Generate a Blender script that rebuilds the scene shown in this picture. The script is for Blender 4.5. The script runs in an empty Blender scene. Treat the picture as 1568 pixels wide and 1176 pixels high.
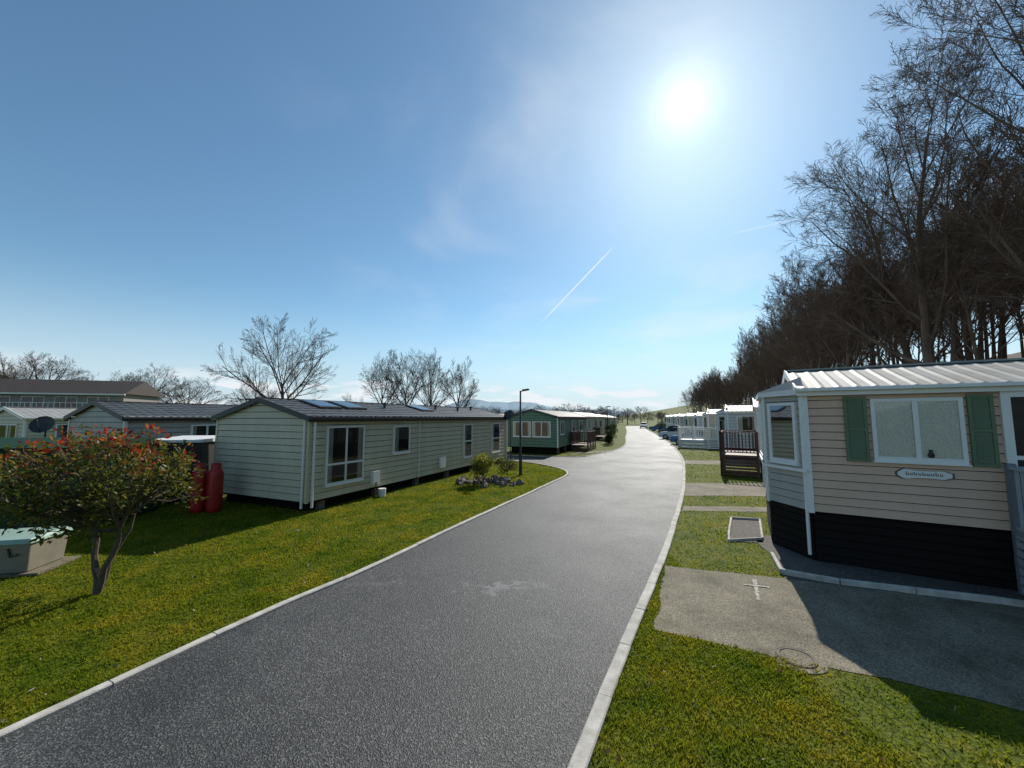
import bpy, math, random
import numpy as np
from mathutils import Vector, Matrix
R = math.radians
scene = bpy.context.scene
random.seed(7); np.random.seed(7)

# ------------------------------------------------------------------ materials
def new_mat(name):
    m = bpy.data.materials.new(name); m.use_nodes = True
    nt = m.node_tree
    return m, nt, nt.nodes['Principled BSDF'], nt.nodes['Material Output']

def M(name, col, rough=.6, var=.15, scale=3., bump=0., bscale=60., metal=0., spec=.5, streak=0., grime=0.):
    m, nt, b, o = new_mat(name)
    N = nt.nodes.new; L = nt.links.new
    tc = N('ShaderNodeTexCoord')
    no = N('ShaderNodeTexNoise'); no.inputs['Scale'].default_value = scale; no.inputs['Detail'].default_value = 6
    src = tc.outputs['Object']
    if streak:
        mp = N('ShaderNodeMapping'); mp.inputs['Scale'].default_value = (1, 1, streak)
        L(src, mp.inputs[0]); src = mp.outputs[0]
    L(src, no.inputs['Vector'])
    cr = N('ShaderNodeValToRGB'); cr.color_ramp.elements[0].position = .3; cr.color_ramp.elements[1].position = .7
    c = list(col)
    cr.color_ramp.elements[0].color = [max(0, x*(1-var)) for x in c]+[1]
    cr.color_ramp.elements[1].color = [min(1, x*(1+var)) for x in c]+[1]
    L(no.outputs[0], cr.inputs[0]); colout = cr.outputs[0]
    if grime:
        n3 = N('ShaderNodeTexNoise'); n3.inputs['Scale'].default_value = 2.2; n3.inputs['Detail'].default_value = 8; n3.inputs['Roughness'].default_value = .7
        mp = N('ShaderNodeMapping'); mp.inputs['Scale'].default_value = (3, 3, .6); L(tc.outputs['Object'], mp.inputs[0]); L(mp.outputs[0], n3.inputs['Vector'])
        r = N('ShaderNodeMapRange'); r.inputs[1].default_value = .52; r.inputs[2].default_value = .75; r.inputs[3].default_value = 0; r.inputs[4].default_value = grime
        L(n3.outputs[0], r.inputs[0])
        mx = N('ShaderNodeMix'); mx.data_type = 'RGBA'; L(r.outputs[0], mx.inputs[0]); L(colout, mx.inputs[6]); mx.inputs[7].default_value = (c[0]*.45, c[1]*.5, c[2]*.35, 1); colout = mx.outputs[2]
    L(colout, b.inputs['Base Color'])
    b.inputs['Roughness'].default_value = rough; b.inputs['Metallic'].default_value = metal
    b.inputs['Specular IOR Level'].default_value = spec
    if bump:
        n2 = N('ShaderNodeTexNoise'); n2.inputs['Scale'].default_value = bscale; n2.inputs['Detail'].default_value = 4
        L(tc.outputs['Object'], n2.inputs['Vector'])
        bp = N('ShaderNodeBump'); bp.inputs['Strength'].default_value = bump; bp.inputs['Distance'].default_value = .01
        L(n2.outputs[0], bp.inputs['Height']); L(bp.outputs[0], b.inputs['Normal'])
    return m

def ramp(N, stops):
    cr = N('ShaderNodeValToRGB'); e = cr.color_ramp.elements
    e[0].position = stops[0][0]; e[0].color = list(stops[0][1])+[1]
    e[1].position = stops[-1][0]; e[1].color = list(stops[-1][1])+[1]
    for p, c in stops[1:-1]:
        x = e.new(p); x.color = list(c)+[1]
    return cr

def leaf_mat(name, col, trans=.45, var=.3, scale=6):
    m, nt, b, o = new_mat(name)
    N = nt.nodes.new; L = nt.links.new
    g = N('ShaderNodeNewGeometry'); no = N('ShaderNodeTexNoise'); no.inputs['Scale'].default_value = scale; no.inputs['Detail'].default_value = 5
    L(g.outputs['Position'], no.inputs['Vector'])
    cr = ramp(N, [(.3, [x*(1-var) for x in col]), (.7, [min(1, x*(1+var)) for x in col])])
    L(no.outputs[0], cr.inputs[0]); L(cr.outputs[0], b.inputs['Base Color'])
    b.inputs['Roughness'].default_value = .5; b.inputs['Specular IOR Level'].default_value = .3
    t = N('ShaderNodeBsdfTranslucent'); L(cr.outputs[0], t.inputs[0])
    mx = N('ShaderNodeMixShader'); mx.inputs[0].default_value = trans
    L(b.outputs[0], mx.inputs[1]); L(t.outputs[0], mx.inputs[2]); L(mx.outputs[0], o.inputs[0])
    return m

def glass_mat():
    m, nt, b, o = new_mat('window_glass')
    N = nt.nodes.new; L = nt.links.new
    nt.nodes.remove(b)
    t = N('ShaderNodeBsdfTransparent'); t.inputs[0].default_value = (.93, .95, .95, 1)
    g = N('ShaderNodeBsdfGlossy'); g.inputs['Roughness'].default_value = .02
    lw = N('ShaderNodeFresnel'); lw.inputs[0].default_value = 1.6
    mx = N('ShaderNodeMixShader'); L(lw.outputs[0], mx.inputs[0]); L(t.outputs[0], mx.inputs[1]); L(g.outputs[0], mx.inputs[2])
    L(mx.outputs[0], o.inputs[0]); return m

def asphalt_mat():
    m, nt, b, o = new_mat('asphalt')
    N = nt.nodes.new; L = nt.links.new
    g = N('ShaderNodeNewGeometry')
    v = N('ShaderNodeTexVoronoi'); v.inputs['Scale'].default_value = 85; L(g.outputs['Position'], v.inputs['Vector'])
    n1 = N('ShaderNodeTexNoise'); n1.inputs['Scale'].default_value = .55; n1.inputs['Detail'].default_value = 9; n1.inputs['Roughness'].default_value = .65; L(g.outputs['Position'], n1.inputs['Vector'])
    n2 = N('ShaderNodeTexNoise'); n2.inputs['Scale'].default_value = 60; n2.inputs['Detail'].default_value = 5; L(g.outputs['Position'], n2.inputs['Vector'])
    sep = N('ShaderNodeSeparateColor'); L(v.outputs['Color'], sep.inputs[0])
    cr = ramp(N, [(0, (.018, .018, .018)), (.7, (.040, .040, .038)), (1, (.14, .137, .128))])
    L(sep.outputs[0], cr.inputs[0])
    mp = N('ShaderNodeMapRange'); mp.inputs[1].default_value = .32; mp.inputs[2].default_value = .68; mp.inputs[3].default_value = .6; mp.inputs[4].default_value = 1.5
    L(n1.outputs[0], mp.inputs[0])
    sc = N('ShaderNodeVectorMath'); sc.operation = 'SCALE'; L(cr.outputs[0], sc.inputs[0]); L(mp.outputs[0], sc.inputs['Scale'])
    last = sc.outputs[0]
    n3 = N('ShaderNodeTexNoise'); n3.inputs['Scale'].default_value = 2.6; n3.inputs['Detail'].default_value = 7; n3.inputs['Roughness'].default_value = .7; L(g.outputs['Position'], n3.inputs['Vector'])
    nn = N('ShaderNodeVectorMath'); nn.operation = 'MULTIPLY_ADD'; L(n3.outputs['Color'], nn.inputs[0]); nn.inputs[1].default_value = (2.2, 2.2, 0); nn.inputs[2].default_value = (-1.1, -1.1, 0)
    for c, s, op in (((-.2, 6.2, 0), (1.1, 6.5, 0), .5), ((-2.2, 6.3, 0), (1.6, 7, 0), .22), ((.3, 5.0, 0), (2.2, 4, 0), .12), ((1.6, 9.5, 0), (.8, 1.2, 0), .12)):
        sub = N('ShaderNodeVectorMath'); sub.operation = 'SUBTRACT'; sub.inputs[1].default_value = c; L(g.outputs['Position'], sub.inputs[0])
        ad = N('ShaderNodeVectorMath'); L(sub.outputs[0], ad.inputs[0]); L(nn.outputs[0], ad.inputs[1])
        ml = N('ShaderNodeVectorMath'); ml.operation = 'MULTIPLY'; ml.inputs[1].default_value = s; L(ad.outputs[0], ml.inputs[0])
        ln = N('ShaderNodeVectorMath'); ln.operation = 'LENGTH'; L(ml.outputs[0], ln.inputs[0])
        r = N('ShaderNodeMapRange'); r.inputs[1].default_value = .1; r.inputs[2].default_value = 1.0; r.inputs[3].default_value = op; r.inputs[4].default_value = 0
        L(ln.outputs['Value'], r.inputs[0])
        mx = N('ShaderNodeMix'); mx.data_type = 'RGBA'; L(r.outputs[0], mx.inputs[0]); L(last, mx.inputs[6]); mx.inputs[7].default_value = (.26, .26, .25, 1); last = mx.outputs[2]
    L(last, b.inputs['Base Color'])
    rr = N('ShaderNodeMapRange'); rr.inputs[1].default_value=.3; rr.inputs[2].default_value=.7; rr.inputs[3].default_value = .5; rr.inputs[4].default_value = .68; L(n1.outputs[0], rr.inputs[0]); L(rr.outputs[0], b.inputs['Roughness'])
    b.inputs['Specular IOR Level'].default_value = .45
    bp = N('ShaderNodeBump'); bp.inputs['Strength'].default_value = .65; bp.inputs['Distance'].default_value = .009
    ma = N('ShaderNodeMath'); ma.operation = 'ADD'; L(v.outputs['Distance'], ma.inputs[0]); L(n2.outputs[0], ma.inputs[1])
    L(ma.outputs[0], bp.inputs['Height']); L(bp.outputs[0], b.inputs['Normal'])
    return m

def concrete_mat():
    m, nt, b, o = new_mat('concrete')
    N = nt.nodes.new; L = nt.links.new
    g = N('ShaderNodeNewGeometry')
    n1 = N('ShaderNodeTexNoise'); n1.inputs['Scale'].default_value = 1.3; n1.inputs['Detail'].default_value = 9; n1.inputs['Roughness'].default_value = .7; L(g.outputs['Position'], n1.inputs['Vector'])
    n2 = N('ShaderNodeTexNoise'); n2.inputs['Scale'].default_value = 55; n2.inputs['Detail'].default_value = 4; L(g.outputs['Position'], n2.inputs['Vector'])
    c1 = ramp(N, [(.3, (.11, .095, .065)), (.5, (.205, .178, .122)), (.7, (.29, .25, .18))]); L(n1.outputs[0], c1.inputs[0])
    c2 = ramp(N, [(.35, (.45, .45, .45)), (.65, (1.25, 1.25, 1.25))]); L(n2.outputs[0], c2.inputs[0])
    mx = N('ShaderNodeMix'); mx.data_type = 'RGBA'; mx.blend_type = 'MULTIPLY'; mx.inputs[0].default_value = 1
    L(c1.outputs[0], mx.inputs[6]); L(c2.outputs[0], mx.inputs[7]); L(mx.outputs[2], b.inputs['Base Color'])
    b.inputs['Roughness'].default_value = .85; b.inputs['Specular IOR Level'].default_value = .25
    bp = N('ShaderNodeBump'); bp.inputs['Strength'].default_value = .7; bp.inputs['Distance'].default_value = .01
    L(n2.outputs[0], bp.inputs['Height']); L(bp.outputs[0], b.inputs['Normal'])
    return m

def grass_mat(name, lo, hi, scale, blade):
    m, nt, b, o = new_mat(name)
    N = nt.nodes.new; L = nt.links.new
    g = N('ShaderNodeNewGeometry')
    n1 = N('ShaderNodeTexNoise'); n1.inputs['Scale'].default_value = scale; n1.inputs['Detail'].default_value = 8; L(g.outputs['Position'], n1.inputs['Vector'])
    n2 = N('ShaderNodeTexNoise'); n2.inputs['Scale'].default_value = 1.3; n2.inputs['Detail'].default_value = 8; n2.inputs['Roughness'].default_value = .7; L(g.outputs['Position'], n2.inputs['Vector'])
    cr = ramp(N, [(.3, lo), (.72, hi)]); L(n1.outputs[0], cr.inputs[0])
    c2 = ramp(N, [(.34, (.45, .68, .4)), (.5, (1, 1, 1)), (.66, (1.55, 1.16, 1.2))]); L(n2.outputs[0], c2.inputs[0])
    mx = N('ShaderNodeMix'); mx.data_type = 'RGBA'; mx.blend_type = 'MULTIPLY'; mx.inputs[0].default_value = 1
    L(cr.outputs[0], mx.inputs[6]); L(c2.outputs[0], mx.inputs[7]); L(mx.outputs[2], b.inputs['Base Color'])
    b.inputs['Roughness'].default_value = .8; b.inputs['Specular IOR Level'].default_value = .1
    if blade:
        t = N('ShaderNodeBsdfTranslucent'); L(mx.outputs[2], t.inputs[0])
        ms = N('ShaderNodeMixShader'); ms.inputs[0].default_value = .55
        L(b.outputs[0], ms.inputs[1]); L(t.outputs[0], ms.inputs[2]); L(ms.outputs[0], o.inputs[0])
    else:
        bp = N('ShaderNodeBump'); bp.inputs['Strength'].default_value = .8; bp.inputs['Distance'].default_value = .04
        L(n1.outputs[0], bp.inputs['Height']); L(bp.outputs[0], b.inputs['Normal'])
    return m

mt = dict(
 asphalt=asphalt_mat(), turf=grass_mat('grass_turf', (.042, .062, .004), (.135, .155, .012), 22, False), blade=grass_mat('grass_blade', (.11, .15, .008), (.32, .33, .022), 40, True), glass=glass_mat(),
 litter=M('leaf_litter', (.07, .05, .03), .95, .5, 1.5, .5, 8),
 kerb=M('kerb_concrete', (.46, .43, .38), .85, .25, 5, .4, 90, grime=.6),
 concrete=concrete_mat(),
 gravel=M('gravel', (.10, .085, .07), .9, .8, 45, 1., 50),
 cream=M('cream_cladding', (.58, .52, .37), .55, .07, 1.5, streak=.3, grime=.3),
 beige=M('beige_cladding', (.66, .445, .315), .6, .06, 1.5, streak=.3, grime=.15),
 stone=M('grey_cladding', (.43, .40, .35), .55, .08, 1.5, streak=.3, grime=.3),
 sage=M('green_cladding', (.11, .21, .13), .55, .1, 1.5, streak=.3),
 white=M('white_upvc', (.80, .78, .74), .4, .04, 2, grime=.15),
 paleblue=M('pale_blue_cladding', (.55, .58, .57), .5, .06, 1.5),
 dtrim=M('dark_trim', (.04, .04, .038), .5, .1),
 rooft=M('roof_tile_steel', (.075, .076, .075), .5, .25, 2., grime=.5),
 roofl=M('roof_pale_steel', (.31, .30, .275), .55, .2, 2., grime=.6),
 black=M('black_skirting', (.012, .009, .007), .85, .3, 4, .3, 30, streak=8, spec=.2),
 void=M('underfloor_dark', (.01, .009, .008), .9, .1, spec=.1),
 room=M('room_interior', (.05, .045, .04), .9, .4, 2.),
 curtain=M('curtain', (.62, .6, .55), .9, .12, 9, streak=.1),
 net=M('net_curtain', (.86, .83, .76), .95, .16, 30, .6, 30),
 floral=M('floral_curtain', (.26, .27, .25), .9, .95, 16),
 shutter=M('shutter_green', (.13, .175, .095), .6, .08),
 brownwood=M('brown_decking', (.10, .045, .03), .6, .3, 6, streak=.2),
 greyw=M('grey_painted_rail', (.38, .4, .42), .5, .05),
 darkpanel=M('dark_shed', (.035, .028, .024), .7, .2),
 greenmetal=M('green_shed_panel', (.014, .045, .022), .7, .12, spec=.2),
 redpaint=M('red_cylinder_paint', (.40, .015, .012), .4, .12),
 steel=M('steel', (.35, .36, .37), .35, .1, metal=.8),
 bark=M('bark', (.10, .078, .056), .9, .35, 5, .8, 25),
 barkd=M('wood_bark', (.17, .115, .08), .95, .4, 1.),
 rock=M('rock', (.15, .12, .10), .9, .4, 5, .8, 12),
 brick=M('house_render', (.27, .25, .22), .8, .08), tile=M('house_tile', (.055, .04, .033), .8, .2, 3),
 lid=M('box_lid', (.30, .42, .34), .35, .06), boxg=M('box_beige', (.25, .225, .175), .5, .12),
 carb=M('car_blue', (.02, .12, .32), .2, .02), card=M('car_dark', (.02, .022, .026), .2, .02), carw=M('car_white', (.7, .7, .7), .25, .02),
 rubber=M('rubber', (.015, .015, .015), .8, .1), cglass=M('car_glass', (.01, .012, .015), .05, .02),
 skyl=M('rooflight_glass', (.03, .05, .08), .08, .02), paint=M('worn_paint', (.36, .34, .28), .85, .6, 25),
 ivy=leaf_mat('ivy_leaves', (.03, .04, .014), .3),
 lred=leaf_mat('leaf_red', (.34, .035, .016), .5), lor=leaf_mat('leaf_orange', (.36, .15, .02), .5),
 lgr=leaf_mat('leaf_green', (.055, .085, .016), .4), lol=leaf_mat('leaf_olive', (.17, .16, .022), .45),
 lyg=leaf_mat('leaf_yellow_green', (.30, .32, .05), .45), lbr=leaf_mat('leaf_brown', (.16, .09, .045), .3),
 hill=M('hill_haze_tint', (.30, .40, .46), 1, .1, .01), lamp=M('lamp_lens', (.7, .7, .68), .2, .02),  # hill: distance haze painted into its pale bluish base colour
 text=M('sign_ink', (.12, .1, .08), .6, .1),
)

# ------------------------------------------------------------------ mesh builder
class MB:
    def __init__(s): s.v=[]; s.f=[]; s.m=[]
    def face(s, pts, mi=0):
        n=len(s.v); s.v += [tuple(p) for p in pts]; s.f.append(tuple(range(n, n+len(pts)))); s.m.append(mi)
    def hexa(s, p, mi=0):
        n=len(s.v); s.v += [tuple(q) for q in p]
        for a in ((0,3,2,1),(4,5,6,7),(0,1,5,4),(1,2,6,5),(2,3,7,6),(3,0,4,7)):
            s.f.append(tuple(n+i for i in a)); s.m.append(mi)
    def box(s, x0,y0,z0,x1,y1,z1, mi=0):
        s.hexa([(x0,y0,z0),(x1,y0,z0),(x1,y1,z0),(x0,y1,z0),(x0,y0,z1),(x1,y0,z1),(x1,y1,z1),(x0,y1,z1)], mi)
    def obox(s, P,D,N, s0,s1,n0,n1,z0,z1, mi=0):
        q=lambda a,b,z:(P[0]+D[0]*a+N[0]*b, P[1]+D[1]*a+N[1]*b, z)
        s.hexa([q(s0,n1,z0),q(s1,n1,z0),q(s1,n0,z0),q(s0,n0,z0),q(s0,n1,z1),q(s1,n1,z1),q(s1,n0,z1),q(s0,n0,z1)], mi)
    def beam(s, a, b, w, h, mi=0):
        a=Vector(a); b=Vector(b); d=(b-a).normalized(); up=Vector((0,0,1))
        if abs(d.z)>.99: up=Vector((0,1,0))
        sd=d.cross(up).normalized(); u=sd.cross(d).normalized(); sd*=w/2; u*=h/2
        s.hexa([a-sd-u,b-sd-u,b+sd-u,a+sd-u,a-sd+u,b-sd+u,b+sd+u,a+sd+u], mi)
    def lathe(s, c, prof, n=16, mi=0):
        base=len(s.v)
        for r,z in prof:
            for i in range(n):
                a=2*math.pi*i/n; s.v.append((c[0]+r*math.cos(a), c[1]+r*math.sin(a), c[2]+z))
        for j in range(len(prof)-1):
            for i in range(n):
                s.f.append((base+j*n+i, base+j*n+(i+1)%n, base+(j+1)*n+(i+1)%n, base+(j+1)*n+i)); s.m.append(mi)
    def tube(s, pts, rad, n, mi=0):
        base=len(s.v); k=len(pts)
        d=(pts[-1]-pts[0]).normalized()
        ref=Vector((0,0,1)) if abs(d.z)<.8 else Vector((1,0,0))
        a=d.cross(ref).normalized(); b=d.cross(a)
        cs=[(math.cos(2*math.pi*i/n), math.sin(2*math.pi*i/n)) for i in range(n)]
        for p,r in zip(pts,rad):
            for c,t in cs: s.v.append((p.x+r*(a.x*c+b.x*t), p.y+r*(a.y*c+b.y*t), p.z+r*(a.z*c+b.z*t)))
        for j in range(k-1):
            for i in range(n):
                i2=(i+1)%n
                s.f.append((base+j*n+i, base+j*n+i2, base+(j+1)*n+i2, base+(j+1)*n+i)); s.m.append(mi)
    def mesh(s, name, mats, smooth=False):
        me=bpy.data.meshes.new(name); me.from_pydata(s.v, [], s.f)
        for x in mats: me.materials.append(x)
        me.polygons.foreach_set('material_index', s.m)
        if smooth: me.polygons.foreach_set('use_smooth', [True]*len(s.f))
        me.update(); return me
    def obj(s, name, mats, parent=None, smooth=False, bevel=0):
        o=bpy.data.objects.new(name, s.mesh(name, mats, smooth)); scene.collection.objects.link(o)
        if parent: o.parent=parent
        if bevel:
            b=o.modifiers.new('bevel','BEVEL'); b.width=bevel; b.segments=2; b.limit_method='ANGLE'
        return o

def empty(name, loc=(0,0,0), rz=0, parent=None):
    e=bpy.data.objects.new(name, None); scene.collection.objects.link(e); e.location=loc; e.rotation_euler=(0,0,rz)
    e.empty_display_size=.3
    if parent: e.parent=parent
    return e

def spline(pts, n=6):
    out=[]; P=[Vector((p[0],p[1])) for p in pts]
    P=[2*P[0]-P[1]]+P+[2*P[-1]-P[-2]]
    for i in range(1,len(P)-2):
        for k in range(n):
            t=k/n; a,b,c,d=P[i-1:i+3]
            q=.5*((2*b)+(c-a)*t+(2*a-5*b+4*c-d)*t*t+(3*b-a-3*c+d)*t**3); out.append((q.x,q.y))
    out.append((P[-2].x,P[-2].y)); return out

def pip(x, y, poly):
    ins=np.zeros(x.shape,bool); n=len(poly)
    for i in range(n):
        x1,y1=poly[i]; x2,y2=poly[(i+1)%n]
        c=((y1>y)!=(y2>y)); 
        with np.errstate(divide='ignore',invalid='ignore'):
            ins ^= c & (x < (x2-x1)*(y-y1)/((y2-y1) if y2!=y1 else 1e-9)+x1)
    return ins

def sheet(name, poly, z, mat, parent=None):
    me=bpy.data.meshes.new(name)
    from mathutils.geometry import tessellate_polygon
    tris=tessellate_polygon([[Vector((p[0],p[1],0)) for p in poly]])
    me.from_pydata([(p[0],p[1],z) for p in poly], [], [tuple(t) for t in tris])
    me.materials.append(mat); me.update()
    import bmesh
    bm=bmesh.new(); bm.from_mesh(me)
    for f in bm.faces:
        f.normal_update()
        if f.normal.z<0: f.normal_flip()
    bm.to_mesh(me); bm.free()
    o=bpy.data.objects.new(name,me); scene.collection.objects.link(o); o.parent=parent; return o

# ------------------------------------------------------------------ terrain
def ss(t): t=np.clip(t,0,1); return t*t*(3-2*t)
def wood_d(x,y): return (x-17)*.925-(y-12)*.381
def height(x,y):
    d=wood_d(x,y)
    w=np.clip(d-4,0,45)*.33*ss((130-y)/40)
    h=17*np.exp(-(((x-190)/75)**2+((y-330)/70)**2))+6*np.exp(-(((x+40)/250)**2+((y-500)/120)**2))
    return w+h*ss((y-110)/80)
xs=np.unique(np.concatenate([np.linspace(-3000,-200,15),np.linspace(-200,-60,15),np.arange(-60,131,3.),np.linspace(130,320,26),np.linspace(320,3000,14)]))
ys=np.unique(np.concatenate([np.linspace(-600,-30,8),np.arange(-30,151,3.),np.linspace(150,700,40),np.linspace(700,3000,10)]))
X,Y=np.meshgrid(xs,ys); Z=height(X,Y)
nx=len(xs); ny=len(ys)
vv=np.stack([X.ravel(),Y.ravel(),Z.ravel()],1)
idx=np.arange(nx*ny).reshape(ny,nx)
ff=np.stack([idx[:-1,:-1].ravel(),idx[:-1,1:].ravel(),idx[1:,1:].ravel(),idx[1:,:-1].ravel()],1)
me=bpy.data.meshes.new('ground'); me.from_pydata(vv.tolist(),[],ff.tolist())
me.materials.append(mt['turf']); me.materials.append(mt['litter'])
cx=vv[ff].mean(1); me.polygons.foreach_set('material_index',((wood_d(cx[:,0],cx[:,1])>2.5)&(cx[:,1]<125)&(cx[:,0]<130)).astype(int)); 
me.polygons.foreach_set('use_smooth',[True]*len(ff))
g=bpy.data.objects.new('ground',me); scene.collection.objects.link(g)

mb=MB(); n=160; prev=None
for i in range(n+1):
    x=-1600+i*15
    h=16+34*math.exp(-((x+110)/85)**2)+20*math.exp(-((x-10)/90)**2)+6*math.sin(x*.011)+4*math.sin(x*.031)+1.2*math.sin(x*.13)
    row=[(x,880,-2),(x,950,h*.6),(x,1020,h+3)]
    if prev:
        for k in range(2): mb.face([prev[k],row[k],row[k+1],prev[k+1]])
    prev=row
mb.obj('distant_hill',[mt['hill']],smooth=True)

# ------------------------------------------------------------------ road, kerbs, drives
Lm=spline([(-13,-16),(-9,-7.5),(-6.3,-1.5),(-4.13,3.35),(-3.25,5.37),(-2.47,6.8),(-1.25,9.53),(.34,12.9),(2.0,16.5)])
Lj=[(3.4,19.5),(4.6,23)]
Lf=spline([(5.2,26.6),(8.4,31.4),(11.4,38.8),(15.6,53),(20.2,68),(25.5,86),(30,102),(37,125)])
Rr=spline([(-8.6,-18),(-4.8,-8.5),(-1.55,-.8),(.42,3.11),(1.39,4.95),(2.35,6.7),(3.19,8.3),(5.35,12.6),(7.17,16.5),(11.05,25.5),(15.7,38.5),(20.2,53),(24.7,68),(30,86),(35,102),(42,125)])
road=Lm+Lj+Lf+Rr[::-1]
sheet('road',road,.012,mt['asphalt'])
corner=spline([(2.0,16.5),(2.62,18.0),(2.62,19.6),(1.9,21.4),(0.2,23.5),(-4,25.5),(-13,29)],5)
up=spline([(5.2,26.6),(4.4,25.9),(1.5,26.5),(-1.5,27.7),(-11,31.8)],4)
side=corner+up[::-1]+[(6.5,24.5),(4.5,19)]
sheet('side_road',side,.008,mt['asphalt'])

def kerb(name, pts, w, h, off=0, seg=.915):
    P=[Vector((p[0],p[1])) for p in pts]; mb=MB()
    cum=[0]
    for a,b in zip(P,P[1:]): cum.append(cum[-1]+(b-a).length)
    def at(s):
        for i in range(len(P)-1):
            if s<=cum[i+1]+1e-9: return P[i].lerp(P[i+1],(s-cum[i])/(cum[i+1]-cum[i]))
        return P[-1]
    s=0
    while s<cum[-1]-.05:
        e=min(s+seg,cum[-1]); a=at(s+.005); b=at(e-.005); d=(b-a).normalized(); nrm=Vector((-d.y,d.x))
        dz=random.uniform(-.004,.004); j=random.uniform(-.006,.006)
        o1=off+j; o2=off+j+w; c=.012
        def q(p,o,z): r=p+nrm*o; return (r.x,r.y,z)
        prof=[(o1,-.05),(o1,h-c+dz),(o1+c,h+dz),(o2-c,h+dz),(o2,h-c+dz),(o2,-.05)]
        for (x0,z0),(x1,z1) in zip(prof,prof[1:]): mb.face([q(a,x0,z0),q(a,x1,z1),q(b,x1,z1),q(b,x0,z0)])
        mb.face([q(a,x,z) for x,z in prof]); mb.face([q(b,x,z) for x,z in prof][::-1])
        s=e
    return mb.obj(name,[mt['kerb']])
kerb('kerb',Lm+corner[1:],.10,.045,0)
kerb('kerb',Rr,.13,.045,-.13)
kerb('kerb',up[::-1]+Lf[1:],.11,.045,0)

drives=[]
def jag(poly,amp=.03,step=.25):
    out=[]; rj=random.Random(len(poly)*7+int(poly[0][0]*10))
    for i,a in enumerate(poly):
        b=poly[(i+1)%len(poly)]; l=math.hypot(b[0]-a[0],b[1]-a[1]); n=max(1,int(l/step))
        for k in range(n):
            t=k/n; j=amp if k else 0; out.append((a[0]+(b[0]-a[0])*t+rj.uniform(-j,j),a[1]+(b[1]-a[1])*t+rj.uniform(-j,j)))
    return out
def drive(name, poly, mat='concrete', z=.006):
    poly=jag(poly); drives.append(poly); return sheet(name,poly,z,mt[mat])
drive('concrete_driveway',[(1.75,4.98),(4.0,3.95),(4.6,3.62),(9,1.2),(13,4.2),(7.1,5.55),(4.43,6.5),(2.7,7.05)])
drive('gravel_bed',[(4.43,6.5),(7.1,5.55),(13,2.3),(15,3.5),(6.5,9),(5.2,8.6),(4.9,7.4)],'gravel',.010)
drive('gravel_bed',[(4.55,8.35),(5.25,8.3),(6.4,10.2),(5.65,10.2)],'gravel',.010)
drive('concrete_path',[(4.75,11.05),(8.2,10.9),(8.6,11.5),(5.05,11.65)])
drive('concrete_driveway',[(5.8,13.2),(10,13.0),(11.4,15.6),(6.95,15.7)])
drive('concrete_driveway',[(9.7,22),(14,21.6),(15,23.8),(10.55,24)])
drive('concrete_driveway',[(14.9,35.5),(19,35.3),(20.5,38.3),(15.9,38.5)])
drive('concrete_driveway',[(7.4,30.0),(3.9,27.6),(5.0,29.6),(8.2,31.6)],)
kerb('gravel_edging',[(4.9,7.5),(4.43,6.52),(7.1,5.57),(13,2.4)],.06,.09,-.03)
kerb('gravel_edging',[(4.55,8.35),(5.25,8.3),(6.4,10.2),(5.65,10.2),(4.55,8.35)],.05,.06,-.02)
pm=empty('parking_marking',(0,0,0))
sheet('stem',jag([(3.5,5.75),(3.55,5.74),(3.93,6.45),(3.88,6.47)],.012,.05),.0105,mt['paint'],pm)
sheet('bar',jag([(3.62,6.28),(3.61,6.23),(3.95,6.13),(3.96,6.18)],.01,.05),.0148,mt['paint'],pm)
e=empty('manhole_cover',(3.09,4.42,0)); mb=MB(); mb.lathe((0,0,.008),[(.0,.006),(.145,.006),(.15,.001)],32); mb.obj('lid',[mt['concrete']],e)
mb=MB(); mb.lathe((0,0,.008),[(.15,.0),(.157,.009),(.178,.009),(.185,.0)],32); mb.obj('rim',[mt['rock']],e)
mb=MB(); mb.lathe((0,0,.007),[(.19,.0),(.20,.004),(.26,.004),(.27,.0)],32); mb.obj('collar',[mt['concrete']],e)

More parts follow.
